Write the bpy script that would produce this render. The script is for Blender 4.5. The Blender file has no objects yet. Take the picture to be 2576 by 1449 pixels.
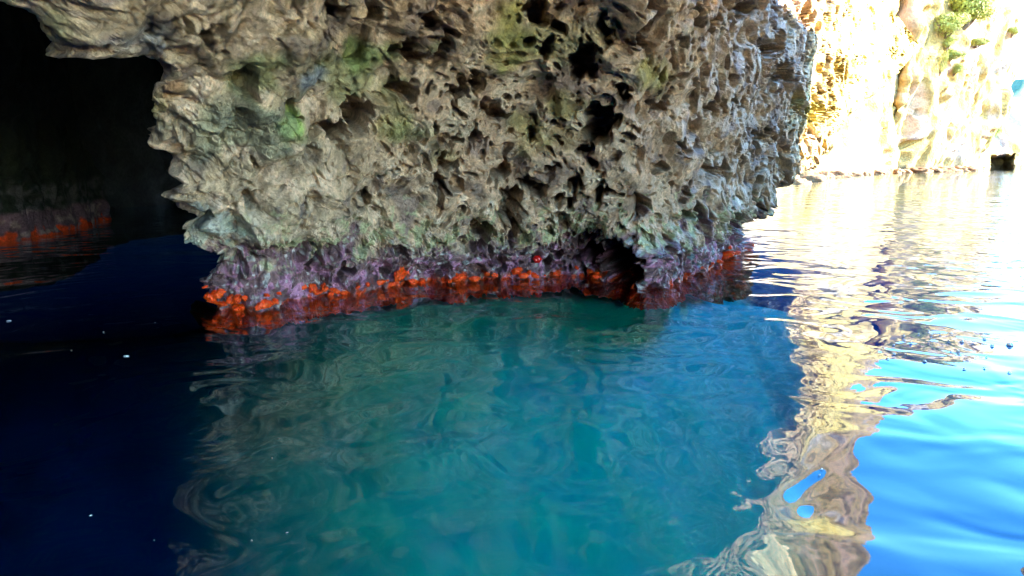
import bpy, math, random
import numpy as np
from mathutils import Vector
R = math.radians
rnd = random.Random(7)
rs = np.random.RandomState(11)
S = bpy.context.scene
COL = S.collection

# ------------------------------------------------------------------ camera
CAM_H, FPX, HORIZON = 1.1, 731.0, 161.0
PITCH = math.atan((288 - HORIZON) / FPX)
cd = bpy.data.cameras.new('camera'); cam = bpy.data.objects.new('camera', cd); COL.objects.link(cam)
cam.location = (0, 0, CAM_H); cam.rotation_euler = (math.pi / 2 - PITCH, 0, 0)
cd.sensor_width = 36; cd.lens = 36 * FPX / 1024; cd.clip_start = .05; cd.clip_end = 6000
S.camera = cam

# ------------------------------------------------------------------ light
SUN_DIR = Vector((.83, -.10, .52)).normalized()        # towards the sun
w = bpy.data.worlds.new('World'); S.world = w; w.use_nodes = True
nt = w.node_tree; bg = nt.nodes['Background']
sky = nt.nodes.new('ShaderNodeTexSky'); sky.sky_type = 'NISHITA'; sky.sun_disc = False
sky.sun_elevation = math.asin(SUN_DIR.z); sky.sun_rotation = math.atan2(SUN_DIR.x, SUN_DIR.y)
sky.air_density = 1.0; sky.dust_density = .2; sky.ozone_density = 2.0
hs = nt.nodes.new('ShaderNodeHueSaturation'); hs.inputs['Saturation'].default_value = 1.4
nt.links.new(sky.outputs[0], hs.inputs['Color']); nt.links.new(hs.outputs[0], bg.inputs[0]); bg.inputs[1].default_value = .11
ld = bpy.data.lights.new('sun', 'SUN'); ld.energy = 2.3; ld.angle = R(.5); ld.color = (1, .87, .66)
lo = bpy.data.objects.new('sun', ld); COL.objects.link(lo)
lo.rotation_euler = SUN_DIR.to_track_quat('Z', 'Y').to_euler(); lo.location = (20, 8, 30)
S.view_settings.view_transform = 'Standard'; S.view_settings.look = 'None'
S.view_settings.exposure = 4.55; S.view_settings.gamma = 1
S.cycles.use_denoising = True
S.cycles.max_bounces = 6; S.cycles.diffuse_bounces = 1; S.cycles.glossy_bounces = 3
S.cycles.transparent_max_bounces = 8; S.cycles.sample_clamp_indirect = 6
S.cycles.caustics_reflective = False; S.cycles.caustics_refractive = False

# ------------------------------------------------------------------ numpy noise
def _h(ix, iy, iz, seed):
    n = (ix.astype(np.uint32) * np.uint32(374761393) + iy.astype(np.uint32) * np.uint32(668265263)
         + iz.astype(np.uint32) * np.uint32(2147483647 - 1013904) + np.uint32(seed * 69069 % 4294967295))
    n = (n ^ (n >> np.uint32(13))) * np.uint32(1274126177)
    n = (n ^ (n >> np.uint32(16))) * np.uint32(2246822519)
    return n ^ (n >> np.uint32(13))
def _u(h, k=0):
    h = (h ^ np.uint32(k * 0x9E3779B1 & 0xffffffff)) * np.uint32(2654435761)
    h = h ^ (h >> np.uint32(15))
    return (h & np.uint32(0xffffff)).astype(np.float32) / np.float32(16777216)
def noise(P, scale, seed=0):
    """value-gradient noise, about -1..1"""
    Q = (P / scale).astype(np.float32); I = np.floor(Q).astype(np.int64); F = Q - I
    U = F * F * F * (F * (F * 6 - 15) + 10)
    out = 0
    for dx in (0, 1):
        for dy in (0, 1):
            for dz in (0, 1):
                h = _h(I[:, 0] + dx, I[:, 1] + dy, I[:, 2] + dz, seed)
                g = ((_u(h, 1) * 2 - 1) * (F[:, 0] - dx) + (_u(h, 2) * 2 - 1) * (F[:, 1] - dy)
                     + (_u(h, 3) * 2 - 1) * (F[:, 2] - dz))
                out = out + g * (U[:, 0] if dx else 1 - U[:, 0]) * (U[:, 1] if dy else 1 - U[:, 1]) * (U[:, 2] if dz else 1 - U[:, 2])
    return out * 1.7
def fbm(P, scale, octs=4, seed=0, gain=.5):
    o = 0; a = 1
    for k in range(octs):
        o = o + a * noise(P, scale / 2 ** k, seed + k * 17); a *= gain
    return o
def pits(P, scale, seed, rmin=.25, rmax=.6, dens=.8, sharp=2.4):
    """round hollows, one per cell: 0 outside, up to 1 at the bottom of a hollow; returns depth weight and per-point best"""
    Q = (P / scale).astype(np.float32); I = np.floor(Q).astype(np.int64); F = Q - I
    best = np.zeros(len(P), np.float32)
    for dx in (-1, 0, 1):
        for dy in (-1, 0, 1):
            for dz in (-1, 0, 1):
                h = _h(I[:, 0] + dx, I[:, 1] + dy, I[:, 2] + dz, seed)
                d = np.sqrt((dx + .15 + .7 * _u(h, 1) - F[:, 0]) ** 2 + (dy + .15 + .7 * _u(h, 2) - F[:, 1]) ** 2
                            + (dz + .15 + .7 * _u(h, 3) - F[:, 2]) ** 2)
                r = rmin + (rmax - rmin) * _u(h, 4) ** 1.5
                t = np.clip(1 - d / r, 0, 1); t = np.clip(t * sharp, 0, 1); t = t * t * (3 - 2 * t)
                t = t * (.4 + .6 * _u(h, 6)) * (_u(h, 5) < dens)
                best = np.maximum(best, t)
    return best
def cells(P, scale, seed):
    Q = (P / scale).astype(np.float32); I = np.floor(Q).astype(np.int64); F = Q - I
    best = np.full(len(P), 9, np.float32); idv = np.zeros(len(P), np.float32)
    for dx in (-1, 0, 1):
        for dy in (-1, 0, 1):
            for dz in (-1, 0, 1):
                h = _h(I[:, 0] + dx, I[:, 1] + dy, I[:, 2] + dz, seed)
                d = (dx + _u(h, 1) - F[:, 0]) ** 2 + (dy + _u(h, 2) - F[:, 1]) ** 2 + (dz + _u(h, 3) - F[:, 2]) ** 2
                m = d < best; best = np.where(m, d, best); idv = np.where(m, _u(h, 5), idv)
    return np.sqrt(best), idv
def sstep(a, b, x):
    t = np.clip((x - a) / (b - a), 0, 1); return t * t * (3 - 2 * t)

# ------------------------------------------------------------------ mesh helpers
def tag(o, label=None, cat=None, group=None, kind=None):
    if label: o['label'] = label
    if cat: o['category'] = cat
    if group: o['group'] = group
    if kind: o['kind'] = kind
    return o
def link(name, me, mat=None, parent=None, loc=None):
    o = bpy.data.objects.new(name, me)
    COL.objects.link(o)
    if mat and me and not me.materials: me.materials.append(mat)
    if parent: o.parent = parent
    if loc is not None: o.location = loc
    return o
def raw_mesh(name, V, F, color=None, smooth=True, wet=None):
    me = bpy.data.meshes.new(name)
    V = np.ascontiguousarray(V, np.float32); F = np.ascontiguousarray(F, np.int32)
    n = F.shape[1]
    me.vertices.add(len(V)); me.vertices.foreach_set('co', V.ravel())
    me.loops.add(F.size); me.loops.foreach_set('vertex_index', F.ravel())
    me.polygons.add(len(F)); me.polygons.foreach_set('loop_start', np.arange(0, F.size, n, dtype=np.int32))
    me.polygons.foreach_set('loop_total', np.full(len(F), n, np.int32))
    me.polygons.foreach_set('use_smooth', np.full(len(F), smooth, bool))
    me.update(calc_edges=True)
    if color is not None:
        a = me.color_attributes.new('tint', 'FLOAT_COLOR', 'POINT')
        c = np.ones((len(V), 4), np.float32); c[:, :3] = color
        if wet is not None: c[:, 3] = wet
        a.data.foreach_set('color', c.ravel())
    return me
def grid_faces(nr, nc, flip=False, closed=False):
    i = np.arange(nr - 1)[:, None]; j = np.arange(nc if closed else nc - 1)[None, :]
    j2 = (j + 1) % nc
    a = i * nc + j; b = i * nc + j2; c = (i + 1) * nc + j2; d = (i + 1) * nc + j
    F = np.stack([a, b, c, d], -1).reshape(-1, 4)
    return F[:, ::-1] if flip else F
def grid_normals(P3):
    du = np.gradient(P3, axis=1); dv = np.gradient(P3, axis=0)
    n = np.cross(du, dv); n /= np.linalg.norm(n, axis=2, keepdims=True) + 1e-12
    return n
def blur(A, k):
    """box blur of a 2-d array (each channel) along both axes, repeated"""
    for ax in (0, 1):
        for _ in range(2):
            pad = [(0, 0)] * A.ndim; pad[ax] = (k, k)
            B = np.pad(A, pad, mode='edge'); c = np.cumsum(B, axis=ax)
            c = np.concatenate([np.zeros_like(np.take(c, [0], ax)), c], ax)
            n = A.shape[ax]
            A = (np.take(c, np.arange(2 * k + 1, 2 * k + 1 + n), ax) - np.take(c, np.arange(n), ax)) / (2 * k + 1)
    return A
SP, CP = math.sin(PITCH), math.cos(PITCH)
def project(V):
    zc = V[..., 1] * CP + (CAM_H - V[..., 2]) * SP
    up = V[..., 1] * SP - (CAM_H - V[..., 2]) * CP
    return 512 + FPX * V[..., 0] / zc, 288 - FPX * up / zc, zc
def x_at(px, y, z):
    return (px - 512) / FPX * (y * CP + (CAM_H - z) * SP)
def water_y(py):
    """distance at which the water plane shows at picture row py"""
    a = (288 - py) / FPX
    return CAM_H * (CP + a * SP) / (SP - a * CP)

# ------------------------------------------------------------------ materials
def new_mat(name):
    m = bpy.data.materials.new(name); m.use_nodes = True
    return m, m.node_tree.nodes, m.node_tree.links, m.node_tree.nodes['Principled BSDF']
def rock_mat(name, fine=1.0, bump=.85, scale=1.0, rough=.9, speck=.45):
    m, N, L, P = new_mat(name)
    at = N.new('ShaderNodeAttribute'); at.attribute_name = 'tint'
    tc = N.new('ShaderNodeNewGeometry')
    n1 = N.new('ShaderNodeTexNoise'); n1.inputs['Scale'].default_value = 26 * scale; n1.inputs['Detail'].default_value = 8
    n1.inputs['Roughness'].default_value = .68
    n2 = N.new('ShaderNodeTexNoise'); n2.inputs['Scale'].default_value = 5 * scale; n2.inputs['Detail'].default_value = 6
    vo = N.new('ShaderNodeTexVoronoi'); vo.inputs['Scale'].default_value = 48 * scale
    for n in (n1, n2, vo): L.new(tc.outputs['Position'], n.inputs['Vector'])
    r1 = N.new('ShaderNodeMapRange'); r1.inputs[1].default_value = .3; r1.inputs[2].default_value = .7
    r1.inputs[3].default_value = 1 - speck; r1.inputs[4].default_value = 1 + speck
    L.new(n1.outputs[0], r1.inputs[0])
    r2 = N.new('ShaderNodeMapRange'); r2.inputs[1].default_value = .35; r2.inputs[2].default_value = .65
    r2.inputs[3].default_value = .78; r2.inputs[4].default_value = 1.2
    L.new(n2.outputs[0], r2.inputs[0])
    mu = N.new('ShaderNodeMath'); mu.operation = 'MULTIPLY'; L.new(r1.outputs[0], mu.inputs[0]); L.new(r2.outputs[0], mu.inputs[1])
    vm = N.new('ShaderNodeVectorMath'); vm.operation = 'SCALE'; L.new(at.outputs['Color'], vm.inputs[0]); L.new(mu.outputs[0], vm.inputs['Scale'])
    L.new(vm.outputs[0], P.inputs['Base Color'])
    rr = N.new('ShaderNodeMapRange'); rr.inputs[3].default_value = rough; rr.inputs[4].default_value = .3
    L.new(at.outputs['Alpha'], rr.inputs[0])
    inv = N.new('ShaderNodeMath'); inv.operation = 'SUBTRACT'; inv.inputs[0].default_value = 1
    L.new(at.outputs['Alpha'], inv.inputs[1])
    # alpha holds dryness (1 = dry)
    L.new(inv.outputs[0], rr.inputs[0]); L.new(rr.outputs[0], P.inputs['Roughness'])
    P.inputs['Specular IOR Level'].default_value = .35
    b = N.new('ShaderNodeBump'); b.inputs['Strength'].default_value = bump; b.inputs['Distance'].default_value = .02 / scale * fine
    ad = N.new('ShaderNodeMath'); ad.operation = 'MULTIPLY_ADD'; ad.inputs[1].default_value = .35
    L.new(vo.outputs[0], ad.inputs[0]); L.new(n1.outputs[0], ad.inputs[2])
    L.new(ad.outputs[0], b.inputs['Height']); L.new(b.outputs[0], P.inputs['Normal'])
    return m
M_ROCK = rock_mat('pitted_limestone')
M_CLIFF = rock_mat('pale_limestone', scale=.12, bump=.7, speck=.3)
M_DARK = rock_mat('cave_limestone', scale=.5, bump=.6)

# ------------------------------------------------------------------ water and what lies under it
m_water, N, L, P = new_mat('sea_water'); N.remove(P)
out = N['Material Output']
geo = N.new('ShaderNodeNewGeometry')
def wnoise(scale, detail, sx=1.0, sy=1.0, dist=0., rough=.5, rot=0.):
    mp = N.new('ShaderNodeMapping'); mp.inputs['Scale'].default_value = (sx, sy, 1); mp.inputs['Rotation'].default_value = (0, 0, rot)
    n = N.new('ShaderNodeTexNoise'); n.inputs['Scale'].default_value = scale; n.inputs['Detail'].default_value = detail
    n.inputs['Distortion'].default_value = dist; n.inputs['Roughness'].default_value = rough
    L.new(geo.outputs['Position'], mp.inputs[0]); L.new(mp.outputs[0], n.inputs['Vector'])
    return n.outputs[0]
def mth(op, a, b=None, c=None):
    n = N.new('ShaderNodeMath'); n.operation = op
    for i, v in enumerate((a, b, c)):
        if v is None: continue
        if isinstance(v, (int, float)): n.inputs[i].default_value = v
        else: L.new(v, n.inputs[i])
    return n.outputs[0]
swell = wnoise(.75, 1.0, 1, 1, .6)
swirl = wnoise(1.7, 1.2, 1, 1, 1.4, .45)
ripple = wnoise(8.5, 2.5, .45, 1, .5, .5, .12)
gate = wnoise(.35, 1.0)
sx_ = N.new('ShaderNodeSeparateXYZ'); L.new(geo.outputs['Position'], sx_.inputs[0])
far = N.new('ShaderNodeMapRange'); far.inputs[1].default_value = 4.5; far.inputs[2].default_value = 11; far.inputs[3].default_value = .05; far.inputs[4].default_value = 1.0
L.new(sx_.outputs['Y'], far.inputs[0])
h1 = mth('MULTIPLY', swell, .05)
h2 = mth('MULTIPLY_ADD', swirl, .022, h1)
h3 = mth('MULTIPLY_ADD', mth('MULTIPLY', ripple, mth('MULTIPLY', far.outputs[0], gate)), .005, h2)
bmp = N.new('ShaderNodeBump'); bmp.inputs['Strength'].default_value = 1; bmp.inputs['Distance'].default_value = 1
L.new(h3, bmp.inputs['Height'])
gl = N.new('ShaderNodeBsdfGlossy'); gl.inputs['Roughness'].default_value = .0; gl.inputs['Color'].default_value = (.76, .9, 1, 1)
tr = N.new('ShaderNodeBsdfTransparent'); tr.inputs['Color'].default_value = (.9, .97, 1, 1)
fr = N.new('ShaderNodeFresnel'); fr.inputs['IOR'].default_value = 1.38
L.new(bmp.outputs[0], gl.inputs['Normal']); L.new(bmp.outputs[0], fr.inputs['Normal'])
mx = N.new('ShaderNodeMixShader'); L.new(fr.outputs[0], mx.inputs[0]); L.new(tr.outputs[0], mx.inputs[1]); L.new(gl.outputs[0], mx.inputs[2])
L.new(mx.outputs[0], out.inputs['Surface'])
me = raw_mesh('water', [(-60, -60, 0), (3000, -60, 0), (3000, 5000, 0), (-60, 5000, 0)], [(0, 1, 2, 3)])
tag(link('water', me, m_water), kind='structure')

m_bed, N, L, P = new_mat('seabed_painted_glow')
at = N.new('ShaderNodeAttribute'); at.attribute_name = 'tint'; L.new(at.outputs['Color'], P.inputs['Base Color'])
P.inputs['Roughness'].default_value = 1; P.inputs['Specular IOR Level'].default_value = 0

# ------------------------------------------------------------------ the pitted rock
K = 1024 / 2575.
# waterline of the rock in the picture -> distance
wl = np.array([(-500, 318), (60, 314), (203, 311), (240, 311), (275, 306), (310, 295), (375, 289), (415, 284), (460, 282), (510, 278), (560, 275),
               (590, 275), (622, 281), (640, 286), (655, 287), (680, 279), (702, 271), (725, 260), (748, 252), (775, 240), (800, 232), (830, 222), (870, 212), (920, 204), (1000, 196), (1200, 190)], float)
WX = np.linspace(-500, 1200, 1701); WY = np.interp(WX, wl[:, 0], wl[:, 1])
kk = np.ones(15) / 15; WYs = np.convolve(np.pad(WY, 7, mode='edge'), kk, 'valid')
WD = water_y(WYs)
def Yw(px): return np.interp(px, WX, WD)
def Ysm(px): return np.interp(px, WX[::60], np.convolve(np.pad(WD, 60, mode='edge'), np.ones(121) / 121, 'valid')[::60])
def face_y(px, z):
    """distance of the rock's face at picture column px and height z"""
    zz = np.clip(z, 0, None)
    o = (.42 * zz + .10 * zz ** 2) * (1 - .9 * sstep(770, 900, px))
    base = Yw(px) * (1 - sstep(.15, .9, z)) + Ysm(px) * sstep(.15, .9, z)
    left = sstep(260, 60, px) * sstep(1.1, 2.0, z) * .9           # the big brow at upper left comes closer
    under = np.where(z < 0, np.clip(-z, 0, .13) * .7 - np.clip(-z - .13, 0, .25) * 6, 0)   # shelf that slopes out under water
    return base - o - left - under
def py_to_z(px, py):
    z = np.zeros_like(px)
    lo_, hi_ = np.full_like(px, -.8), np.full_like(px, 7.)
    for _ in range(50):
        mid = (lo_ + hi_) / 2
        y = face_y(px, mid); V = np.stack([x_at(px, y, mid), y, mid], -1)
        _, p, _ = project(V)
        up = p < py
        hi_ = np.where(up, mid, hi_); lo_ = np.where(up, lo_, mid)
    return (lo_ + hi_) / 2
left_sil = np.array([(-420, -170), (-150, -60), (-30, -4), (45, 26), (88, 46), (135, 72), (124, 100), (128, 118), (137, 148), (160, 168), (172, 184), (150, 191), (139, 197), (160, 208), (184, 218),
                     (167, 229), (172, 243), (197, 254), (199, 264), (197, 290), (203, 310)], float)
right_sil = np.array([(835, -250), (842, -130), (862, -55), (945, -8), (950, 5), (925, 48), (880, 92), (850, 116), (836, 138), (816, 160), (788, 180), (765, 200), (749, 216), (740, 228), (743, 246)], float)
lz = py_to_z(left_sil[:, 0], left_sil[:, 1]); rz = py_to_z(right_sil[:, 0], right_sil[:, 1])
def sil(z, zs, xs):
    o = np.argsort(zs); return np.interp(z, zs[o], xs[o])
# the seabed: deep, with an added bank at the rock's foot, tilted to catch light
LX = x_at(WX, WD, 0.); LY = np.convolve(np.pad(WD, 30, mode='edge'), np.ones(61) / 61, 'valid')
gx = np.concatenate([np.linspace(-60, -6, 20)[:-1], np.linspace(-6, 9, 260), np.linspace(9, 3000, 40)[1:]])
gy = np.concatenate([np.linspace(-60, -4, 12)[:-1], np.linspace(-4, 16, 320), np.linspace(16, 5000, 40)[1:]])
GX, GY = np.meshgrid(gx, gy)
lx_ = np.linspace(-6.2, 9.5, 629); ly_ = np.interp(lx_, np.maximum.accumulate(LX), LY)
for _ in range(3): ly_ = np.convolve(np.pad(ly_, 20, mode='edge'), np.ones(41) / 41, 'valid')
dd = np.interp(GX, lx_, ly_ - .12) - GY
G3 = np.stack([GX, GY, 0 * GX], -1).reshape(-1, 3)
gn = noise(G3, 1.1, 801).reshape(GX.shape); gn2 = fbm(G3, .5, 3, 802).reshape(GX.shape)
lat = sstep(-9., -7, GX + .12 * gn)
bank = np.where(dd > 0, -.17 - .62 * dd, -.17 + .5 * dd * sstep(-2.2, -3.2, GX))
bank = bank - .9 * np.log1p(np.exp((GX - .33 * GY + .5) * 3.)) / 3. - np.where(dd < 0, -dd, 0) * .5 * sstep(1.5, 3., GX)
GZ = np.maximum(-3.2, -3.2 * (1 - lat) + bank * lat) + (.05 * gn2 - .02) * sstep(.2, .8, dd)
teal_glow = (sstep(-1.3, .8, GX + .24 * GY + .2 * gn))[..., None]
gcol = C0 = np.array([.0, .016, .20]) * (1 - teal_glow) + np.array([.001, .66, .80]) * teal_glow  # teal albedo stands in for light scattered under the water
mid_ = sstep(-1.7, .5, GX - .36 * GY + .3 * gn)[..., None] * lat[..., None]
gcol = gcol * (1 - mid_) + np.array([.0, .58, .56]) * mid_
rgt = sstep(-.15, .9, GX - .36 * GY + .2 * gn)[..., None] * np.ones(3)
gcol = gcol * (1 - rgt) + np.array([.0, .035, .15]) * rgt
gcol = gcol * (1 - .96 * (sstep(1.6, -.6, dd + .3 * gn) * sstep(-1.2, -2.4, GX))[..., None])  # bed blackened towards the cave, its shade put into the colour
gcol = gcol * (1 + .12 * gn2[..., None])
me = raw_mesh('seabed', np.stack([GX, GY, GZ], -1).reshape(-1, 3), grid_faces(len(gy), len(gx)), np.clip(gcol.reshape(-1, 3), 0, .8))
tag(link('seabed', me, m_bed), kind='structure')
zrows = np.concatenate([np.linspace(-.75, 0, 70)[:-1], np.linspace(0, 2.4, 560)[:-1], np.linspace(2.4, 4.9, 230)])
NR = len(zrows); NC = 1500; NW = 70
xl = sil(zrows, lz, left_sil[:, 0]); xr = sil(zrows, rz, right_sil[:, 0])
xl = np.where(zrows < .02, 203, xl); xr = np.where(zrows < .02, 749, xr)
k5 = np.ones(5) / 5; xl = np.convolve(np.pad(xl, 2, mode='edge'), k5, 'valid'); xr = np.convolve(np.pad(xr, 2, mode='edge'), k5, 'valid')
s = np.linspace(0, 1, NC)
PXc = xl[:, None] + (xr - xl)[:, None] * s[None, :]
Zc = np.repeat(zrows[:, None], NC, 1)
Yc = face_y(PXc, Zc)
P3 = np.stack([x_at(PXc, Yc, Zc), Yc, Zc], -1)
# round the two edges off and carry the skin back behind them
RAD = .32
dl = (P3[:, :, 0] - P3[:, :1, 0]); dr = (P3[:, -1:, 0] - P3[:, :, 0])
for d, lim in ((dl, RAD), (dr, .22)):
    t = np.clip(1 - d / lim, 0, 1)
    P3[:, :, 1] += lim * (1 - np.sqrt(np.clip(1 - t ** 2, 0, 1))) * .8
q = np.linspace(1, 0, NW + 1)[:-1][None, :]
depthL = 3.2 * q ** 1.6
Lw = P3[:, :1, :] + np.stack([depthL * .45 * np.ones((NR, 1)), depthL * np.ones((NR, 1)) + 0, 0 * depthL * np.ones((NR, 1))], -1)
q2 = np.linspace(0, 1, NW + 1)[1:][None, :]
depthR = 10.5 * q2 ** 1.6
Rw = P3[:, -1:, :] + np.stack([depthR * .18 * np.ones((NR, 1)), depthR * np.ones((NR, 1)), 0 * depthR * np.ones((NR, 1))], -1)
P3 = np.concatenate([Lw, P3, Rw], 1)
PXf = np.concatenate([np.repeat(PXc[:, :1], NW, 1), PXc, np.repeat(PXc[:, -1:], NW, 1)], 1)
NCt = P3.shape[1]
nrm = blur(grid_normals(blur(P3, 12)), 8); nrm /= np.linalg.norm(nrm, axis=2, keepdims=True) + 1e-9
if nrm[NR // 2, NCt // 2, 1] > 0: nrm = -nrm
B = P3.reshape(-1, 3); Nn = nrm.reshape(-1, 3)
px_, py_, zc_ = project(B)
X25 = px_ / K; Y25 = py_ / K                                  # picture coordinates in the traced sketch's scale
z = B[:, 2]
sc = (zc_ / 6.0)
warp = np.stack([noise(B, .42, 31 + i * 7) for i in range(3)], -1) * .13 + np.stack([noise(B, .13, 61 + i * 7) for i in range(3)], -1) * .045
W = B + warp
# skew so hollows run along the lean of the rock
A = W.copy(); A[:, 0] = np.where(W[:, 0] > .8, .8 + .62 * (W[:, 0] - .8), W[:, 0]); A[:, 1] = np.where(W[:, 1] > 6.3, 6.3 + .5 * (W[:, 1] - 6.3), W[:, 1])
Ws = A.copy(); A[:, 0] += .35 * W[:, 2]; A[:, 2] *= .85
rightness = sstep(680, 1250, X25)
lump = fbm(W, .9, 3, 1)
knob = noise(A + 5, .34, 4); knob2 = noise(A * (1, 1, .8) + 9, .17, 5)
ridge = 1 - np.abs(noise(A, .30, 12)) * 2
disp = .16 * lump + .075 * knob * (1.15 - .4 * rightness) + .045 * knob2
disp += .05 * ridge * rightness
big = pits(A, .48, 3, .22, .46, .7)
med = pits(A, .235, 5, .2, .50, .8, 3.2)
sml = pits(A + .3, .12, 6, .2, .5, .75, 3.6)
sml2 = pits(Ws - warp * .5 + .7, .085, 16, .2, .46, .7, 4)
tin = pits(Ws - warp * .6, .05, 7, .2, .45, .6, 4)
pw = .30 + .70 * rightness
low = sstep(.55, .35, z)
disp -= big * .20 * pw * (1 - .3 * low)
disp -= med * .24 * (.35 + .65 * rightness) * (1 - .4 * low)
disp -= (sml * .13 + sml2 * .08) * (.3 + .7 * rightness)
disp -= tin * .04 * (.5 + .5 * rightness)
disp += .018 * fbm(W, .07, 3, 40)
# terraced scalloped ledges on the left part: sharp lower lips
fl = B.copy(); fl[:, 2] += .25 * B[:, 0]
#led = noise(fl * (1, 1, 1.35) + warp * 1.5, .24, 77)
#saw = (led * 2.2) % 1.0
A2 = fl * (1, 1, 1.3) + warp * .9
f1, idc = cells(A2, .36, 71); f1b, idb = cells(A2 + 4, .17, 72)
lob = .15 * (.55 - f1 ** 1.6) + .06 * (idc - .5) + .06 * (.55 - f1b ** 1.6) + .02 * (idb - .5)
disp += lob * (1 - .75 * rightness) * sstep(.3, .6, z)
# crust knobs near the water
cr = pits(W + 3, .085, 21, .3, .62, 1.0)
cr2 = pits(W + 5, .04, 22, .3, .62, 1.0)
lowc = sstep(.78, .5, z)
disp += lowc * (cr * .05 + cr2 * .028)
disp += lowc * pits(W + 8, .30, 23, .3, .6, 1.0) * .10
# hollows traced from the photograph, each cut at its own place on the face
H = []
for X, Y, a, b in [(960, 50, 62, 62), (1265, 120, 42, 80), (1160, 280, 60, 62), (385, 240, 75, 42), (365, 400, 60, 42), (150, 510, 62, 62), (1230, 560, 78, 90), (985, 210, 35, 42), (1340, 420, 32, 32), (1440, 150, 48, 60),
                   (1160, 670, 38, 32), (1005, 755, 40, 28), (1130, 830, 28, 45), (800, 500, 36, 32), (680, 385, 28, 30), (590, 400, 35, 30), (550, 200, 25, 42), (480, 100, 28, 40), (830, 930, 42, 90), (1420, 930, 58, 55),
                   (1080, 900, 48, 36), (700, 1010, 40, 45), (800, 780, 55, 32), (930, 845, 55, 34), (570, 640, 24, 30), (540, 740, 32, 58), (510, 830, 26, 32), (300, 780, 24, 18), (1190, 1110, 52, 60), (1305, 1150, 66, 90),
                   (1385, 1210, 44, 90), (1510, 460, 18, 25), (1250, 860, 46, 44), (860, 1030, 26, 60), (170, 900, 26, 50), (100, 1190, 26, 26), (1050, 130, 40, 50), (250, 60, 40, 50), (60, 40, 60, 40), (940, 620, 22, 20), (1480, 30, 40, 60), (480, 560, 20, 40), (690, 610, 35, 45)]:
    H.append((813 + X * .561, Y * .561, a * .561, b * .561, 1.0))
for X, Y, a, b in [(685, 145, 20, 20), (820, 115, 28, 24), (915, 160, 16, 26), (975, 235, 18, 20), (1400, 1130, 14, 55), (1110, 885, 30, 28), (1300, 480, 18, 44), (1130, 760, 22, 40), (1100, 350, 34, 60), (930, 960, 40, 22), (1120, 1190, 90, 22), (1480, 560, 50, 50), (1340, 890, 20, 18), (1000, 600, 50, 14), (780, 930, 60, 24)]:
    H.append((X * .561, Y * .561, a * .561, b * .561, .75))
H += [(1010, 640, 24, 12, .6), (1190, 610, 26, 14, .6), (640, 655, 14, 20, .5), (905, 615, 20, 12, .6), (1385, 640, 16, 22, .6), (560, 660, 60, 10, .5), (1255, 650, 14, 18, .5), (845, 690, 8, 14, .5)]
for X, Y, a, b in [(190, 105, 26, 26), (105, 60, 24, 40), (590, 80, 38, 36), (430, 210, 38, 32), (480, 320, 36, 40), (165, 490, 30, 18), (380, 610, 26, 28), (35, 635, 26, 20), (475, 590, 22, 24), (165, 750, 45, 30), (320, 690, 18, 22),
                   (455, 810, 25, 25), (80, 950, 45, 28), (275, 990, 45, 35), (370, 900, 30, 25), (30, 1170, 30, 34), (742, 310, 22, 56), (650, 500, 62, 26), (680, 390, 22, 40), (1080, 150, 36, 26), (1020, 60, 34, 24), (1000, 235, 16, 16),
                   (825, 275, 10, 13), (820, 345, 10, 8), (30, 180, 36, 20), (310, 30, 60, 50), (780, 55, 9, 14), (830, 80, 7, 12), (1130, 15, 30, 20), (120, 170, 20, 12), (185, 375, 22, 14), (250, 460, 16, 12)]:
    H.append((1694 + X * .561, Y * .561, a * .561, b * .561, .9))
wx = noise(B, .16, 91) * 24 + noise(B, .06, 93) * 13; wy = noise(B, .16, 92) * 24 + noise(B, .06, 94) * 13
front = np.zeros(NR * NCt, bool).reshape(NR, NCt); front[:, NW:-NW] = True; front = front.ravel()
hole = np.zeros(len(B), np.float32)
for hx, hy, a, b, dp in H:
    m = front & (np.abs(X25 - hx) < a * 1.8 + 20) & (np.abs(Y25 - hy) < b * 1.8 + 20)
    d = np.sqrt(((X25[m] + wx[m] - hx) / a) ** 2 + ((Y25[m] + wy[m] - hy) / b) ** 2)
    t = sstep(1.25, .55, d) * dp
    size = min(a, b) * K / FPX * zc_[m]
    hole[m] = np.maximum(hole[m], t * np.clip(size * 7, .2, 1.0))
calm = 1 - .72 * sstep(2040, 2160, X25)
disp = disp * calm - hole
edge = np.ones((NR, NCt)); disp = disp * 1.0
# a deep slot low on the right reaches back under the rock
to_cam = np.stack([-B[:, 0], -B[:, 1], np.zeros(len(B))], -1); to_cam /= np.linalg.norm(to_cam, axis=1, keepdims=True)
Dn = Nn * (1, 1, .35); Dn /= np.linalg.norm(Dn, axis=1, keepdims=True)
fr_ = blur(front.reshape(NR, NCt).astype(float)[:, :, None], 12).reshape(-1, 1)
Dn = Dn * (1 - .6 * fr_) + to_cam * .6 * fr_; Dn /= np.linalg.norm(Dn, axis=1, keepdims=True)
Vr = B + Dn * disp[:, None]
# sideways sag: what sticks out hangs down a little, so ledges overhang
sag = np.clip(disp, -.2, .3)
Vr[:, 2] -= np.where(z > .3, sag * .2 * (1 - .4 * rightness), 0)
Vr[:, 2] += 0
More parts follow.
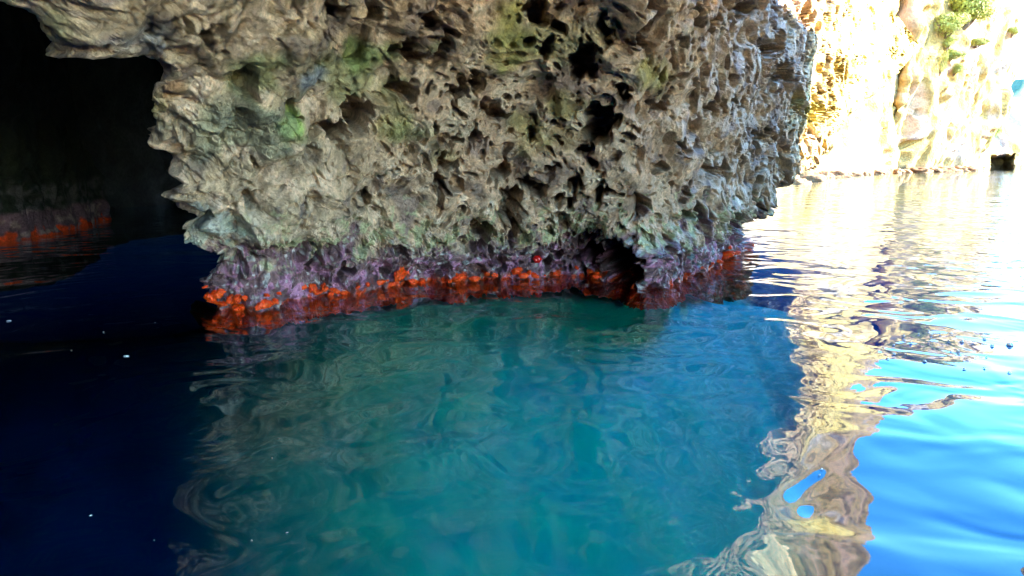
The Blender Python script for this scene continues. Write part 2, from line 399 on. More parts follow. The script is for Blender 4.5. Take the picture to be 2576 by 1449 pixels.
# colour of the stone (its own stain, zones by height above the sea)
def C(*c): return np.array(c, np.float32)
nz1 = fbm(B, .6, 3, 201); nz2 = fbm(B, .25, 3, 202); nz3 = fbm(B, .09, 3, 203)
col = np.tile(C(.60, .395, .255), (len(B), 1))
def lay(c, m): 
    global col
    m = np.clip(m, 0, 1)[:, None]; col = col * (1 - m) + c * m
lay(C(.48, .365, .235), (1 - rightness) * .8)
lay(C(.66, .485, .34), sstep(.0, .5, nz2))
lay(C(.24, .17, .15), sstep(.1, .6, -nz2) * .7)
def blob(x, y, a, b, c, amt=.8, jit=.5):
    d = np.sqrt(((X25 - x) / a) ** 2 + ((Y25 - y) / b) ** 2) + nz2 * jit
    lay(c, sstep(1.15, .35, d) * amt)
YEL = C(.42, .36, .09); GRN = C(.22, .28, .09); ORA = C(.42, .20, .06); BLU = C(.28, .32, .38)
for a in [(1290, 70, 60, 120, YEL), (1300, 120, 110, 60, YEL, .5), (1420, 280, 70, 40, YEL, .5), (1340, 330, 60, 60, YEL, .5), (1640, 190, 60, 50, YEL, .7), (930, 140, 110, 45, GRN, .8), (640, 180, 90, 70, GRN, .6),
          (735, 310, 45, 50, C(.35, .5, .12), .9), (880, 190, 160, 80, GRN, .5), (980, 300, 60, 60, YEL, .4), (600, 330, 200, 90, C(.25, .28, .18), .6), (440, 235, 40, 30, ORA, .5), (430, 385, 60, 14, ORA, .5),
          (770, 190, 60, 30, BLU, .8), (360, 90, 90, 40, BLU, .5), (1380, 100, 200, 60, C(.34, .33, .14), .5), (100, 60, 120, 60, GRN, .35), (20, 10, 40, 20, YEL, .5), (1040, 330, 80, 40, GRN, .5), (1120, 400, 40, 30, YEL, .3),
          (1420, 340, 60, 60, C(.34, .25, .1), .5), (350, 270, 60, 40, C(.30, .26, .08), .6), (2040, 280, 40, 60, C(.36, .34, .05), .7)]:
    blob(*a)
# ochre towards the cave mouth: stained stone with bounced yellow light painted in
lay(C(.52, .385, .085), sstep(1960, 2160, X25 + nz1 * 60 + (Y25 - 200) * .1) * .9)
lz_ = z + nz2 * .20 + nz3 * .09 + nz1 * .10
lay(C(.44, .44, .24), sstep(.40, .50, lz_) * sstep(.80, .62, lz_) * sstep(.0, .35, nz3 + .25 * nz2 + .05) * .85)
lay(C(.44, .46, .40), sstep(.45, .5, lz_) * sstep(.75, .65, lz_) * sstep(700, 560, X25) * .7)
pur = sstep(.50, .36, lz_)
lay(C(.20, .11, .12), pur * .95)
lay(C(.50, .23, .35), pur * sstep(-.05, .35, nz3) * sstep(.45, .25, lz_) * .9)
lay(C(.62, .60, .55), pur * sstep(.35, .6, noise(B, .05, 207)) * .7)
lay(C(.36, .40, .24), pur * sstep(.30, .55, noise(B, .035, 209)) * sstep(.18, .36, z) * .7)
lay(C(.16, .30, .30), pur * sstep(.35, .55, noise(B, .07, 208)) * sstep(1550, 1650, X25) * .6)
BRO = C(.88, .085, .004)
under = sstep(.015, -.01, z)
lay(C(.13, .07, .06), under)
lay(BRO, under * sstep(-.75, -.35, noise(B, .11, 220) + .4 * noise(B, .04, 221)) * sstep(-.40, -.28, z + nz3 * .05))
lay(C(.40, .10, .01), under * sstep(-.12, -.24, z) * .7)
lay(BRO * .9, sstep(.075, .02, z + nz3 * .07) * sstep(.0, .25, noise(B, .10, 222)) * .95)
dry = sstep(.02, .5, z)
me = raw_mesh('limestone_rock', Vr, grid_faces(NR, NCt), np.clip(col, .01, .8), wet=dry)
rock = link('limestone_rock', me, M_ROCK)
tag(rock, 'huge overhanging grey limestone rock riddled with dark holes, purple and orange at its foot', 'rock')
VR3 = Vr.reshape(NR, NCt, 3)
RP = Vr[front]; RN = Nn[front]; rpx, rpy, rzc = project(RP)
def on_rock(x25, y25, rad=2.2):
    """nearest point of the rock seen at a traced position"""
    m = np.where((np.abs(rpx - x25 * K) < rad) & (np.abs(rpy - y25 * K) < rad))[0]
    if len(m) == 0: return None, None
    i = m[np.argmin(rzc[m])]
    return RP[i], RN[i]

# ------------------------------------------------------------------ generic masses of rock (closed loops in plan)
def mass(name, loop, zs, grow, amp, seed, mat, colf, n=400, cap=True, scale=6., pit=0., noiseoct=5):
    """closed plan loop swept up through heights zs; grow(z)-> (scale about centre, dx, dy)"""
    lp = np.array(loop + [loop[0]], float); dl = np.r_[0, np.cumsum(np.linalg.norm(np.diff(lp, axis=0), axis=1))]
    t = np.linspace(0, dl[-1], n + 1)[:-1]
    q = np.stack([np.interp(t, dl, lp[:, 0]), np.interp(t, dl, lp[:, 1])], -1)
    for _ in range(3): q = (np.roll(q, 1, 0) + q + np.roll(q, -1, 0)) / 3
    c = q.mean(0)
    zs = np.array(zs, float)
    P = np.zeros((len(zs), n, 3))
    for i, zz in enumerate(zs):
        g, dx, dy = grow(zz)
        P[i, :, :2] = c + (q - c) * g + (dx, dy); P[i, :, 2] = zz
    du = np.roll(P, -1, 1) - np.roll(P, 1, 1); dv = np.gradient(P, axis=0)
    nn = np.cross(du, dv); nn /= np.linalg.norm(nn, axis=2, keepdims=True) + 1e-9
    out_ = ((P[..., :2] - c) * nn[..., :2]).sum() > 0
    if not out_: nn = -nn
    F_ = P.reshape(-1, 3)
    wq = F_ + np.stack([noise(F_, scale * .7, seed + 50 + k) for k in range(3)], -1) * scale * .25
    d = amp * fbm(wq * (1, 1, .55), scale, noiseoct, seed, .52)
    d += amp * .35 * (1 - np.abs(noise(wq * (1, 1, .3), scale * .45, seed + 9)) * 2)
    if pit: d -= pit * pits(wq, scale * .3, seed + 3, .2, .5, .6)
    V = F_ + nn.reshape(-1, 3) * d[:, None]
    F = grid_faces(len(zs), n, closed=True)
    colr = colf(V, d)
    me = raw_mesh(name, V, F, np.clip(colr, .01, .85))
    if cap:
        import bmesh
        bm = bmesh.new(); bm.from_mesh(me); bm.verts.ensure_lookup_table()
        base = (len(zs) - 1) * n
        try: bm.faces.new([bm.verts[base + k] for k in range(n)])
        except Exception: pass
        bmesh.ops.recalc_face_normals(bm, faces=bm.faces); bm.to_mesh(me); bm.free()
    return link(name, me, mat)

def pale(V, d):
    n1 = fbm(V, 5., 4, 301); n2 = fbm(V * (1, 1, .4), 2., 4, 302)
    c = np.tile(C(.33, .215, .062), (len(V), 1))
    def ly(cc, m):
        nonlocal c
        m = np.clip(m, 0, 1)[:, None]; c = c * (1 - m) + cc * m
    ly(C(.45, .28, .17), sstep(.15, .6, n2) * .8); ly(C(.34, .29, .28), sstep(.2, .6, -n1) * .7)
    ly(C(.5, .36, .14), sstep(2.2, .5, V[:, 2]) * .6)
    ly(C(.22, .14, .08), sstep(.9, .3, V[:, 2] + n2 * .4) * .7)
    return c
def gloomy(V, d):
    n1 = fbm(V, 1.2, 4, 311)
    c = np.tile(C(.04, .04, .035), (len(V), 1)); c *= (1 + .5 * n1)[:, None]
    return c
# far sunlit wall of the cliff, 55-80 m off
def P2(px, y): return ((px - 512) / FPX * y * CP * 1.0, y)
cz = np.concatenate([np.linspace(-1, 16, 200), np.linspace(16.3, 46, 90)])
cliff = mass('sea_cliff', [P2(600, 40), P2(760, 42), P2(795, 47), P2(845, 56), P2(885, 68), P2(915, 84), P2(905, 120), P2(800, 130), P2(500, 110)], cz,
             lambda zz: (1 + .001 * zz, -.2 * zz, -.16 * max(zz, 0)), .9, 5, M_CLIFF, pale, n=900, scale=5, pit=.5)
tag(cliff, 'dazzling sunlit cream cliff wall dropping into the sea right behind the pitted rock', 'cliff')
hz_ = np.linspace(-1, 19.5, 200)
head = mass('headland', [P2(880, 70), P2(925, 76), P2(950, 86), P2(977, 98), P2(984, 135), P2(960, 150), P2(880, 120)], hz_,
            lambda zz: (1 + .002 * max(zz, 0), .26 * min(max(zz, 0), 9) ** .9, 0), 1.3, 15, M_CLIFF, pale, n=900, scale=5.5, pit=.8)
tag(head, 'tall craggy white and ochre headland with bushes at the right edge', 'headland')

# ------------------------------------------------------------------ cave: roof, back and left walls
def slab(name, nx, ny, fn, amp, scale, seed, mat, colf, flip=False):
    u, v = np.meshgrid(np.linspace(0, 1, nx), np.linspace(0, 1, ny)); P = fn(u, v)
    nn = grid_normals(P).reshape(-1, 3); F_ = P.reshape(-1, 3)
    d = amp * fbm(F_, scale, 5, seed)
    V = F_ + nn * d[:, None]
    return link(name, raw_mesh(name, V, grid_faces(ny, nx), colf(V, d)), mat)
def roof_col(V, d):  # high parts coloured paler, so the lip looks more strongly sunlit
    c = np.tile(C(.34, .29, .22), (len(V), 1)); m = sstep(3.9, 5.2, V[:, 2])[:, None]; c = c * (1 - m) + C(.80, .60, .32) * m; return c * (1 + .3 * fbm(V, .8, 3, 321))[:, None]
# edge of the roof in plan, front (far) to back (near)
RE0 = np.array([(5.4, 14.6), (4.5, 12.5), (3.7, 10.4), (2.8, 9.0), (2.0, 7.6), (1.7, 5.6), (2.4, 4.4), (7.4, 3.2), (7.4, 0), (3, -4), (2, -9)])
RE1 = np.array([(9.6, 20.5), (8.3, 18), (6.6, 15), (5.2, 12), (4.2, 10), (3.6, 8.2), (3.4, 5.5), (8, 4.6), (8, -.5), (3.5, -4.5), (2.5, -9.5)])
RH = np.array([11, 11, 11, 11, 10, 5, 1.2, 1.2, 1.2, 1.2, 1.2])
def roof_fn(u, v):
    k = v * (len(RE0) - 1); i = np.clip(k.astype(int), 0, len(RE0) - 2); f = (k - i)[..., None]
    e0 = RE0[i] * (1 - f) + RE0[i + 1] * f; e1 = RE1[i] * (1 - f) + RE1[i + 1] * f
    P = np.zeros(u.shape + (3,))
    # u 0..0.55 underside from left to edge, .55...85 the sunlit lip, .85..1 top going back left
    a = np.clip(u / .5, 0, 1)[..., None]; b = np.clip((u - .5) / .35, 0, 1)[..., None]; c = np.clip((u - .85) / .15, 0, 1)[..., None]
    lft = np.stack([np.full(u.shape, -14.), 25 - v * 35], -1)
    xy = lft * (1 - a) + e0 * a; xy = xy * (1 - b) + e1 * b
    top = np.stack([np.full(u.shape, -14.), 28. - v * 38], -1); xy = xy * (1 - c) + top * c
    P[..., :2] = xy; P[..., 2] = 3.45 + .9 * np.sin(a[..., 0] * 3.1) + (RH[i] * (1 - f[..., 0]) + RH[i + 1] * f[..., 0]) * b[..., 0] + 1.5 * c[..., 0]
    return P
roof = slab('cave_roof', 420, 300, roof_fn, .32, 1.6, 31, M_DARK, roof_col); tag(roof, kind='structure')
def back_fn(u, v):
    # plan: from the left behind the camera, round the back, to behind the rock
    pl = np.array([(2.5, -9), (-6, -9.5), (-11, -5), (-10.5, 0), (-9.0, 6), (-9.5, 13), (-9, 19), (-3, 21), (1, 20), (3.5, 18.6), (5, 17.6)], float)
    k = u * (len(pl) - 1); i = np.clip(k.astype(int), 0, len(pl) - 2); f = (k - i)[..., None]
    xy = pl[i] * (1 - f) + pl[i + 1] * f
    return np.concatenate([xy, (-.8 + v * 7.5)[..., None]], -1)
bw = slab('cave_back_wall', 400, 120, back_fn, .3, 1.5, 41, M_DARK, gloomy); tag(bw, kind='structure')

sun_blocker = mass('unseen_sun_blocker', [(6.6, 1.), (6.5, 4.), (6.7, 7.6), (7.6, 8.95), (9.0, 10.6), (11, 9), (11, 5), (10, 1)], np.linspace(-3.3, 5.6, 90), lambda zz: (1, 0, 0), .3, 91, M_DARK, roof_col, n=300, scale=1.8)  # added rock mass out of view, placed to block the sun
tag(sun_blocker, kind='structure')
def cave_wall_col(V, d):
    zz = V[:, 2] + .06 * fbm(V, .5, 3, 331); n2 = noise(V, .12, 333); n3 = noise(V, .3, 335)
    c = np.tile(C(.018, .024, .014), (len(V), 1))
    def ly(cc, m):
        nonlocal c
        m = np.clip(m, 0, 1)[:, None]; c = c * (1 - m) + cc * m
    ly(C(.008, .012, .008), sstep(1.0, 2.0, zz)); ly(C(.09, .08, .08), sstep(.85, .7, zz) * sstep(-.3, .3, n2) * .8)  # near-black higher up: the cave's shade is painted into the wall
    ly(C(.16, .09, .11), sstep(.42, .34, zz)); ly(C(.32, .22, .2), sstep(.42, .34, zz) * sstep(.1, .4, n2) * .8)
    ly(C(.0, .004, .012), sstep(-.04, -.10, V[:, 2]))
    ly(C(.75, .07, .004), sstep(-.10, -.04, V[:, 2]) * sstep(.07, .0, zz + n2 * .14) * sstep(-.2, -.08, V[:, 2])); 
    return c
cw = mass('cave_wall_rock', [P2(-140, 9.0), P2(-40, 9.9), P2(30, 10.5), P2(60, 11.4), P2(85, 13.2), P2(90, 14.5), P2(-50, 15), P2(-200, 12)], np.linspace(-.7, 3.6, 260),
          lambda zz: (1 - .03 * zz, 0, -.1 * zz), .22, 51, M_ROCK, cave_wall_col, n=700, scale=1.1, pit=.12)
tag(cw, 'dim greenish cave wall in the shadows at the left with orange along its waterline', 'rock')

# ------------------------------------------------------------------ far hill
def hill_col(V, d):
    n1 = fbm(V, 30., 4, 341); c = np.tile(C(.06, .12, .07), (len(V), 1))
    m = sstep(.2, .5, n1)[:, None]; return c * (1 - m) + C(.22, .22, .18) * m
hill = mass('hills', [P2(955, 420), P2(1100, 430), P2(1300, 520), P2(1300, 800), P2(900, 700)], np.linspace(-3, 50, 60),
            lambda zz: (1 - .005 * max(zz, 0), 0, 0), 6, 61, M_CLIFF, hill_col, n=300, scale=60)
tag(hill, kind='structure')

# ------------------------------------------------------------------ low promontory with a small sea cave at the far right
def islet_grow(zz): return (1 - .012 * max(zz, 0) ** 1.5, 0, 0)
def islet_col(V, d):
    c = pale(V, d); n1 = fbm(V, 4., 3, 351)
    m = (sstep(4.2, 5.4, V[:, 2] + n1) * .6)[:, None]
    return c * (1 - m) + C(.10, .20, .04) * m
islet = mass('rocky_point', [P2(960, 98), P2(985, 98), P2(1003, 99), P2(1012, 102), P2(1040, 112), P2(1080, 130), P2(1080, 160), P2(960, 150)],
             np.linspace(-1, 5.6, 150), islet_grow, .8, 71, M_CLIFF, islet_col, n=900, scale=4.)
iv = np.zeros(len(islet.data.vertices) * 3, np.float32); islet.data.vertices.foreach_get('co', iv); iv = iv.reshape(-1, 3)
ipx, ipy, izc = project(iv)
d = np.maximum(np.abs(ipx - 1002) / 10.5, np.abs(np.clip(ipy, 0, 170) - 170) / 14.) + noise(iv, 1.5, 355) * .2
iv[:, 1] += sstep(1.15, .8, d) * (izc < 125) * 9
iv[:, 0] += sstep(1.15, .8, d) * (izc < 125) * 5
islet.data.vertices.foreach_set('co', iv.ravel()); islet.data.update()
tag(islet, 'low rocky point with a dark square sea cave at the foot of the headland', 'rock')

def verts_of(o):
    a = np.zeros(len(o.data.vertices) * 3, np.float32); o.data.vertices.foreach_get('co', a); a = a.reshape(-1, 3)
    p = project(a); ok = p[2] > 0
    return a[ok], p[0][ok], p[1][ok], p[2][ok]
def near_on(vs, x25, y25, rad=4):
    a, p, q, zc = vs
    m = np.where((np.abs(p - x25 * K) < rad) & (np.abs(q - y25 * K) < rad))[0]
    return None if len(m) == 0 else a[m[np.argmin(zc[m])]]

# ------------------------------------------------------------------ bushes on the sunlit cliffs
m_leaf, N, L, P = new_mat('bush_leaves')
at = N.new('ShaderNodeAttribute'); at.attribute_name = 'tint'
L.new(at.outputs['Color'], P.inputs['Base Color']); P.inputs['Roughness'].default_value = .7
m_stem, N, L, P = new_mat('bush_wood'); P.inputs['Base Color'].default_value = (.12, .08, .05, 1); P.inputs['Roughness'].default_value = .9
def bush(pos, w_, h_, seed, label, group=None):
    r = np.random.RandomState(seed)
    e = link('cliff_bush', None, loc=tuple(pos)); tag(e, label, 'bush', group)
    blobs = [(r.uniform(-.32, .32) * w_, r.uniform(-.3, .1) * w_, r.uniform(.15, .7) * h_, r.uniform(.2, .34)) for _ in range(11)]
    V = []; Cc = []
    for bx, by, bz, br in blobs:
        n = 420
        dv = r.normal(size=(n, 3)); dv /= np.linalg.norm(dv, axis=1, keepdims=True)
        rad = br * w_ * r.uniform(.7, 1.1, (n, 1)); c = np.array([bx, by, bz]) + dv * rad * (1, 1, .8 * h_ / w_)
        tone = r.uniform(.6, 1.3)
        for k in range(n):
            u = r.normal(size=3); u -= u.dot(dv[k]) * dv[k] * .6; u /= np.linalg.norm(u); v = np.cross(dv[k], u)
            s_ = w_ * r.uniform(.018, .036)
            V += [c[k] - u * s_, c[k] + v * s_ * .5, c[k] + u * s_, c[k] - v * s_ * .5]
            cc = np.array([.27, .30, .05]) * tone * r.uniform(.75, 1.25); Cc += [cc] * 4
    F = np.arange(len(V)).reshape(-1, 4)
    link('foliage', raw_mesh('foliage', V, F, np.array(Cc), smooth=False), m_leaf, e)
    # a short forked stem rooted in the rock
    SV, SF = [], []
    for bx, by, bz, br in blobs[:5]:
        a = np.array([0, .25 * w_, -.15 * h_]); b = np.array([bx, by, bz]); k = len(SV)
        for q_, rr_ in ((a, .05 * w_), ((a + b) / 2 + r.normal(size=3) * .04 * w_, .035 * w_), (b, .012 * w_)):
            for j in range(5): SV.append(q_ + rr_ * np.array([math.cos(j * 1.2566), math.sin(j * 1.2566) * .7, .4 * math.sin(j * 1.2566)]))
        for lv in range(2):
            for j in range(5): SF.append((k + lv * 5 + j, k + lv * 5 + (j + 1) % 5, k + (lv + 1) * 5 + (j + 1) % 5, k + (lv + 1) * 5 + j))
    link('stem', raw_mesh('stem', SV, SF), m_stem, e)
VH, VC, VI = verts_of(head), verts_of(cliff), verts_of(islet)
for k, (x, y, w_, h_, lab) in enumerate([
        (2425, 60, 5.2, 3.8, 'largest lime green bush, growing near the top of the headland'),
        (2380, 95, 2.6, 2.6, 'rounded yellow green bush just below and left of the largest bush'),
        (2390, 128, 1.6, 1.5, 'small yellow green bush under the rounded one, highest of the hanging chain'),
        (2398, 155, 2.2, 1.2, 'wide flat green bush in the middle of the hanging chain'),
        (2372, 178, 1.0, 2.2, 'narrow green bush hanging down the white rock'),
        (2460, 120, 2.0, 1.0, 'flat olive bush on a ledge at mid height of the headland'),
        (2405, 190, 1.3, 1.2, 'lowest small green bush on the headland'),
        (2490, 8, 3.4, 1.8, 'pale green bush at the upper edge of the picture on the headland'),
        (2550, 95, 1.6, 1.3, 'small green bush near the right hand skyline of the headland')]):
    p = near_on(VH, x, y, 4)
    if p is None: p = near_on(VC, x, y, 6)
    if p is not None: bush(p + np.array([0, -.35, -.2]), w_, h_, 400 + k, lab)

# ------------------------------------------------------------------ boulders along the foot of the far cliff
def boulder_mesh(seed, n=40):
    u, v = np.meshgrid(np.linspace(0, 2 * math.pi, n + 1)[:-1], np.linspace(-1.5, 1.57, n // 2))
    P = np.stack([np.cos(v) * np.cos(u), np.cos(v) * np.sin(u), np.sin(v)], -1).reshape(-1, 3)
    d = 1 + .45 * fbm(P + seed * 3.1, .9, 4, 500 + seed)
    V = P * d[:, None] * (1, .9, .75)
    c = np.tile(C(.28, .15, .07), (len(V), 1)) * (1 + .4 * fbm(V, .5, 3, 510))[:, None]
    return raw_mesh('boulder', V, grid_faces(n // 2, n, closed=True), c)
BM = [boulder_mesh(k) for k in range(4)]
for k, (x, wd) in enumerate([(2062, .9), (2080, .6), (2101, .9), (2118, .5), (2131, .45), (2150, .6), (2178, .5), (2203, .9), (2222, .7), (2260, .9), (2282, .7), (2310, 1.2), (2333, .8), (2352, 1.0), (2385, 1.2), (2412, 1.4), (2440, 1.2)]):
    px = x * K; y = np.interp(px, [800, 845, 885, 925, 975], [45, 53.5, 64, 73, 83])
    o = link('shore_boulder', BM[k % 4], M_CLIFF, loc=(x_at(px, y, 0), y, .05)); o.scale = (wd * (.5 + .25 * (k % 3)), wd * .7, wd * .5); o.rotation_euler = (0, 0, k * 1.3)
    tag(o, 'small brown boulder awash in the row along the foot of the sunlit cliff', 'boulder', 'boulders at the foot of the sunlit cliff')
for k, (x, y, dd, sx, sz, lab) in enumerate([(2046, 447, 26., .75, .42, 'dark low boulder in the water just right of the pitted rock, the larger of two'),
                                       (2016, 454, 23., .5, .28, 'dark low boulder touching the edge of the pitted rock, the smaller of two')]):
    yy = float(water_y(np.array(y * K + 3.)))
    o = link('shore_boulder', BM[k + 1], M_CLIFF, loc=(x_at(x * K, yy, 0), yy, .02)); o.scale = (sx, sx * .8, sz); tag(o, lab, 'boulder')

# ------------------------------------------------------------------ orange sponges at the waterline
m_sp, N, L, P = new_mat('orange_sponge')
at = N.new('ShaderNodeAttribute'); at.attribute_name = 'tint'
geo = N.new('ShaderNodeNewGeometry'); nz = N.new('ShaderNodeTexNoise'); nz.inputs['Scale'].default_value = 160; nz.inputs['Detail'].default_value = 4
L.new(geo.outputs['Position'], nz.inputs['Vector']); b = N.new('ShaderNodeBump'); b.inputs['Strength'].default_value = .7; b.inputs['Distance'].default_value = .004
L.new(nz.outputs[0], b.inputs['Height']); L.new(b.outputs[0], P.inputs['Normal'])
L.new(at.outputs['Color'], P.inputs['Base Color']); P.inputs['Roughness'].default_value = .45
def sponge_mesh(seed):
    n = 56
    u, v = np.meshgrid(np.linspace(0, 2 * math.pi, n + 1)[:-1], np.linspace(-1.55, 1.57, n // 2))
    P = np.stack([np.cos(v) * np.cos(u), np.cos(v) * np.sin(u), np.sin(v)], -1).reshape(-1, 3)
    f1, i1 = cells(P + seed * 5.3, .62, 600 + seed); f2, i2 = cells(P + seed * 2.3, .26, 620 + seed)
    d = .75 + .42 * (.7 - f1) + .14 * (.6 - f2) + .12 * i1
    V = P * d[:, None] * (1, .8, .85)
    c = C(.88, .065, .003) * (.75 + .5 * i2[:, None]); c[:, 1] *= .7 + .8 * i1
    return raw_mesh('sponge', V, grid_faces(n // 2, n, closed=True), c)
SM = [sponge_mesh(k) for k in range(6)]
SPOTS = [
    ('knobbly orange sponge in the clump on the left foot of the pitted rock', 'orange sponges on the left foot of the rock',
     [(520, 745, 14), (535, 757, 17), (550, 768, 13), (528, 770, 12), (562, 738, 13), (578, 758, 14), (590, 770, 13), (605, 775, 13), (600, 757, 10), (515, 732, 8), (544, 745, 12), (612, 745, 8)]),
    ('small orange sponge beside the whitish purple crust at the lowest knob', 'orange sponges by the whitish purple crust',
     [(672, 768, 12), (688, 757, 12), (698, 750, 9), (665, 738, 6), (655, 772, 9), (706, 742, 8)]),
    ('orange sponge in the row under the dark gap left of centre', 'orange sponges under the dark gap left of centre',
     [(768, 728, 8), (790, 722, 12), (802, 735, 10), (822, 722, 12), (838, 733, 12), (852, 735, 10), (812, 712, 9), (862, 742, 8), (830, 745, 9)]),
    ('orange sponge on the rounded purple knobs near the middle of the waterline', 'orange sponges on the middle purple knobs',
     [(905, 722, 9), (920, 712, 7), (958, 706, 10), (975, 700, 8), (1010, 695, 13), (1020, 690, 9), (1063, 705, 12), (1066, 716, 10), (1040, 712, 9), (1000, 715, 8), (986, 722, 7)]),
    ('orange sponge in the long low row right of the middle', 'orange sponges in the long low row right of the middle',
     [(1150, 706, 11), (1165, 700, 10), (1185, 702, 10), (1200, 698, 8), (1220, 694, 10), (1250, 688, 8), (1130, 712, 8), (1298, 682, 10), (1310, 690, 9), (1325, 686, 7), (1350, 690, 7), (1375, 686, 6), (1400, 684, 7), (1455, 668, 6)]),
    ('bright orange sponge beside the big black hole at the waterline', 'orange sponges beside the big black hole',
     [(1480, 688, 12), (1492, 690, 12), (1503, 690, 10), (1468, 692, 9)]),
    ('orange sponge under the sunlit knob at the right end of the rock', 'orange sponges at the right end of the rock',
     [(1838, 640, 10), (1850, 636, 8), (1825, 650, 10), (1812, 658, 9), (1842, 622, 8), (1795, 664, 7)])]
kk_ = 0
for lab, grp, pts in SPOTS:
    for x, y, r25 in pts:
        p = n_ = None
        for dy in (0, -6, 6, -12, 12, -20, -30):
            p, n_ = on_rock(x, y + dy, 2.5)
            if p is not None and p[2] > -.03: break
        if p is None: continue
        rm = r25 * K / FPX * p[1] * rnd.uniform(.85, 1.7)
        zz = max(p[2], .012)
        o = link('orange_sponge', SM[kk_ % 6], m_sp, loc=(p[0], p[1] + rm * .15, zz))
        o.scale = (rm * rnd.uniform(.8, 1.5), rm * .9, rm * rnd.uniform(.5, 1.0)); o.rotation_euler = (rnd.uniform(-.4, .4), rnd.uniform(-.4, .4), rnd.uniform(0, 6.28))
        tag(o, lab, 'sponge', grp); kk_ += 1

# the one red beadlet anemone
m_an, N, L, P = new_mat('red_anemone_skin'); P.inputs['Base Color'].default_value = (.7, .008, .006, 1); P.inputs['Roughness'].default_value = .12
P.inputs['Coat Weight'].default_value = .6; P.inputs['Subsurface Weight'].default_value = .1
p, n_ = on_rock(1350, 657, 2.5)
if p is not None:
    n = 32; u, v = np.meshgrid(np.linspace(0, 2 * math.pi, n + 1)[:-1], np.linspace(-1.5, 1.57, 20))
    rr_ = 1 + .05 * np.cos(u * 6) * np.cos(v); top = np.where(v > 1.2, -.25 * (v - 1.2) / .37, 0)
    V = np.stack([np.cos(v) * np.cos(u) * rr_, -(np.sin(v) + top), np.cos(v) * np.sin(u) * rr_], -1).reshape(-1, 3)
    o = link('sea_anemone', raw_mesh('sea_anemone', V, grid_faces(20, n, closed=True)), m_an, loc=(p[0], p[1] - .01, p[2]))
    o.scale = (.042, .038, .038); tag(o, 'glossy bright red closed sea anemone stuck on the purple crust', 'sea anemone')

# ------------------------------------------------------------------ bubbles and flecks on the water
m_bub, N, L, P = new_mat('bubble_film'); P.inputs['Base Color'].default_value = (.85, .9, .92, 1); P.inputs['Roughness'].default_value = .08
P.inputs['Transmission Weight'].default_value = .0; P.inputs['IOR'].default_value = 1.25
m_foam, N, L, P = new_mat('foam_ring'); P.inputs['Base Color'].default_value = (.75, .8, .8, 1); P.inputs['Roughness'].default_value = .4
def dome():
    n = 24; u, v = np.meshgrid(np.linspace(0, 2 * math.pi, n + 1)[:-1], np.linspace(0, 1.57, 9))
    V = np.stack([np.cos(v) * np.cos(u), np.cos(v) * np.sin(u), np.sin(v) * .8], -1).reshape(-1, 3)
    return raw_mesh('film', V, grid_faces(9, n, closed=True))
def ring():
    n = 24; m = 8; u, v = np.meshgrid(np.linspace(0, 2 * math.pi, n + 1)[:-1], np.linspace(0, 2 * math.pi, m + 1))
    V = np.stack([(1.05 + .16 * np.cos(v)) * np.cos(u), (1.05 + .16 * np.cos(v)) * np.sin(u), .16 * np.sin(v)], -1).reshape(-1, 3)
    return raw_mesh('foam_rim', V, grid_faces(m + 1, n, closed=True))
DM, RM = dome(), ring()
BUB = [(1190, 208, 9), (1195, 232, 7), (1228, 245, 8), (1140, 255, 8), (1138, 302, 11), (1108, 327, 9), (1300, 340, 12), (1268, 198, 7), (1318, 182, 8), (1333, 200, 9), (1380, 198, 7), (1437, 195, 9), (1425, 232, 6),
       (1493, 238, 12), (1437, 288, 6), (1472, 286, 10), (1520, 327, 6), (1505, 380, 10), (1610, 225, 10), (1650, 258, 11), (1740, 255, 18), (1620, 315, 7), (1610, 375, 8), (1740, 398, 10), (1320, 238, 6), (1200, 303, 5),
       (1550, 240, 5), (765, 900, 8), (755, 930, 6)]
for k, (X, Y, r_) in enumerate(BUB):
    x25, y25 = 1694 + X * .4854, 745 + Y * .4854
    y = float(water_y(np.array(y25 * K))); x = x_at(x25 * K, y, 0)
    rm = r_ * .4854 * K / FPX * y * .8
    if (X, Y) == (1740, 255): lab, g = 'largest bubble, floating nearest the right edge of the blue water', None
    elif X < 800: lab, g = 'tiny bubble floating in the wavy beige reflection', 'bubbles in the beige reflection'
    else: lab, g = 'clear bubble floating in the loose scatter on the blue water at the right', 'bubbles scattered on the blue water'
    e = link('bubble', None, loc=(x, y, .004)); tag(e, lab, 'bubble', g); e.scale = (rm, rm, rm)
    link('film', DM, m_bub, e); link('foam_rim', RM, m_foam, e)
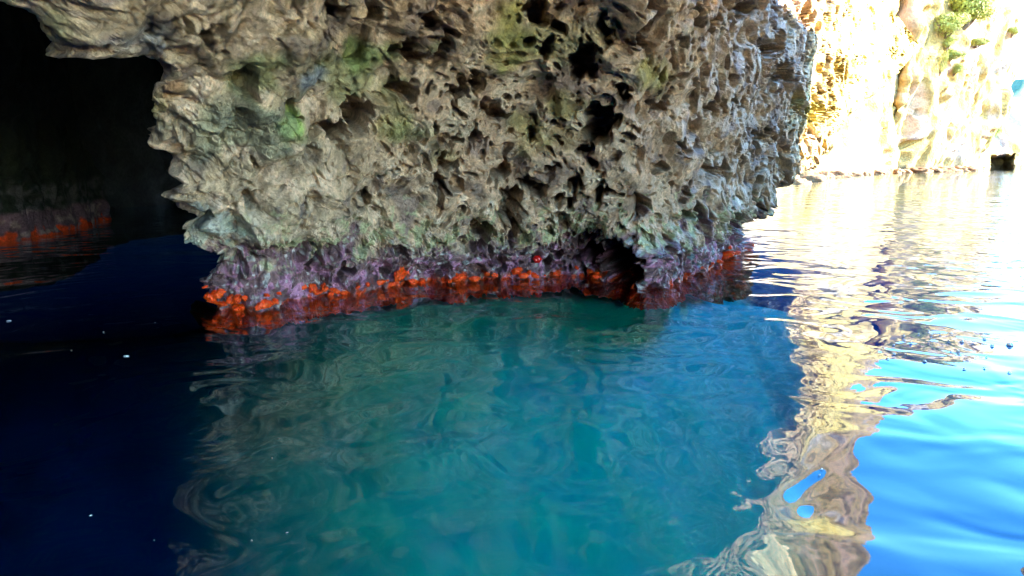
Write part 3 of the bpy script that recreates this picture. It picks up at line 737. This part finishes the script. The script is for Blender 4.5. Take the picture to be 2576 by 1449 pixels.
def fleck():
    V = []; n = 9
    for zz in (0, .25):
        for j in range(n): r_ = (1, .7, .9, .5, .8, 1.1, .6, .9, .75)[j] * (1 - zz); V.append((r_ * math.cos(j * .698), .55 * r_ * math.sin(j * .698), zz))
    V.append((0, 0, .35)); F = [(j, (j + 1) % n, n + (j + 1) % n, n + j) for j in range(n)] + [(n + j, n + (j + 1) % n, 2 * n, 2 * n) for j in range(n)]
    me = bpy.data.meshes.new('fleck'); me.from_pydata(V, [], [f if f[2] != f[3] else f[:3] for f in F]); return me
FM = fleck()
for k, (x, y, r_) in enumerate([(318, 897, 8), (260, 836, 4), (22, 808, 6), (684, 1153, 4), (722, 1341, 4), (633, 1361, 5), (228, 1298, 4), (388, 1360, 3), (1455, 882, 3), (390, 812, 3), (180, 882, 3)]):
    yy = float(water_y(np.array(y * K))); o = link('floating_fleck', FM, m_foam, loc=(x_at(x * K, yy, 0), yy, .002))
    rm = r_ * K / FPX * yy; o.scale = (rm, rm, rm); o.rotation_euler = (0, 0, k * 1.7)
    if k == 0: tag(o, 'largest white fleck floating on the dark water below the cave', 'fleck')
    else: tag(o, 'tiny white fleck of debris floating on the shaded water', 'fleck', 'white flecks floating on the shaded water')

# every repeat gets a label of its own, counted from left to right
ORD = ['leftmost', 'second', 'third', 'fourth', 'fifth', 'sixth', 'seventh', 'eighth', 'ninth', 'tenth', 'eleventh', 'twelfth', 'thirteenth', 'fourteenth', 'fifteenth',
       'sixteenth', 'seventeenth', 'eighteenth', 'nineteenth', 'twentieth', 'twenty-first', 'twenty-second', 'twenty-third', 'twenty-fourth', 'twenty-fifth', 'twenty-sixth', 'twenty-seventh', 'twenty-eighth']
gs = {}
for o in S.objects:
    if o.parent is None and o.get('group'): gs.setdefault(o['group'], []).append(o)
for g, L_ in gs.items():
    L_.sort(key=lambda o: o.location.x / o.location.y)
    for k, o in enumerate(L_):
        what = g.split(' ', 2)
        noun = {'orange': 'orange sponge', 'boulders': 'brown boulder', 'bubbles': 'clear bubble', 'white': 'white fleck'}[what[0]]
        rest = {'orange sponges': g[len('orange sponges '):], 'white flecks': g[len('white flecks '):]}.get(what[0] + ' ' + what[1], g[len(what[0]) + 1:])
        o['label'] = (ORD[k] + ' ' + noun + (' from the left, ' if k else ' ') + rest)
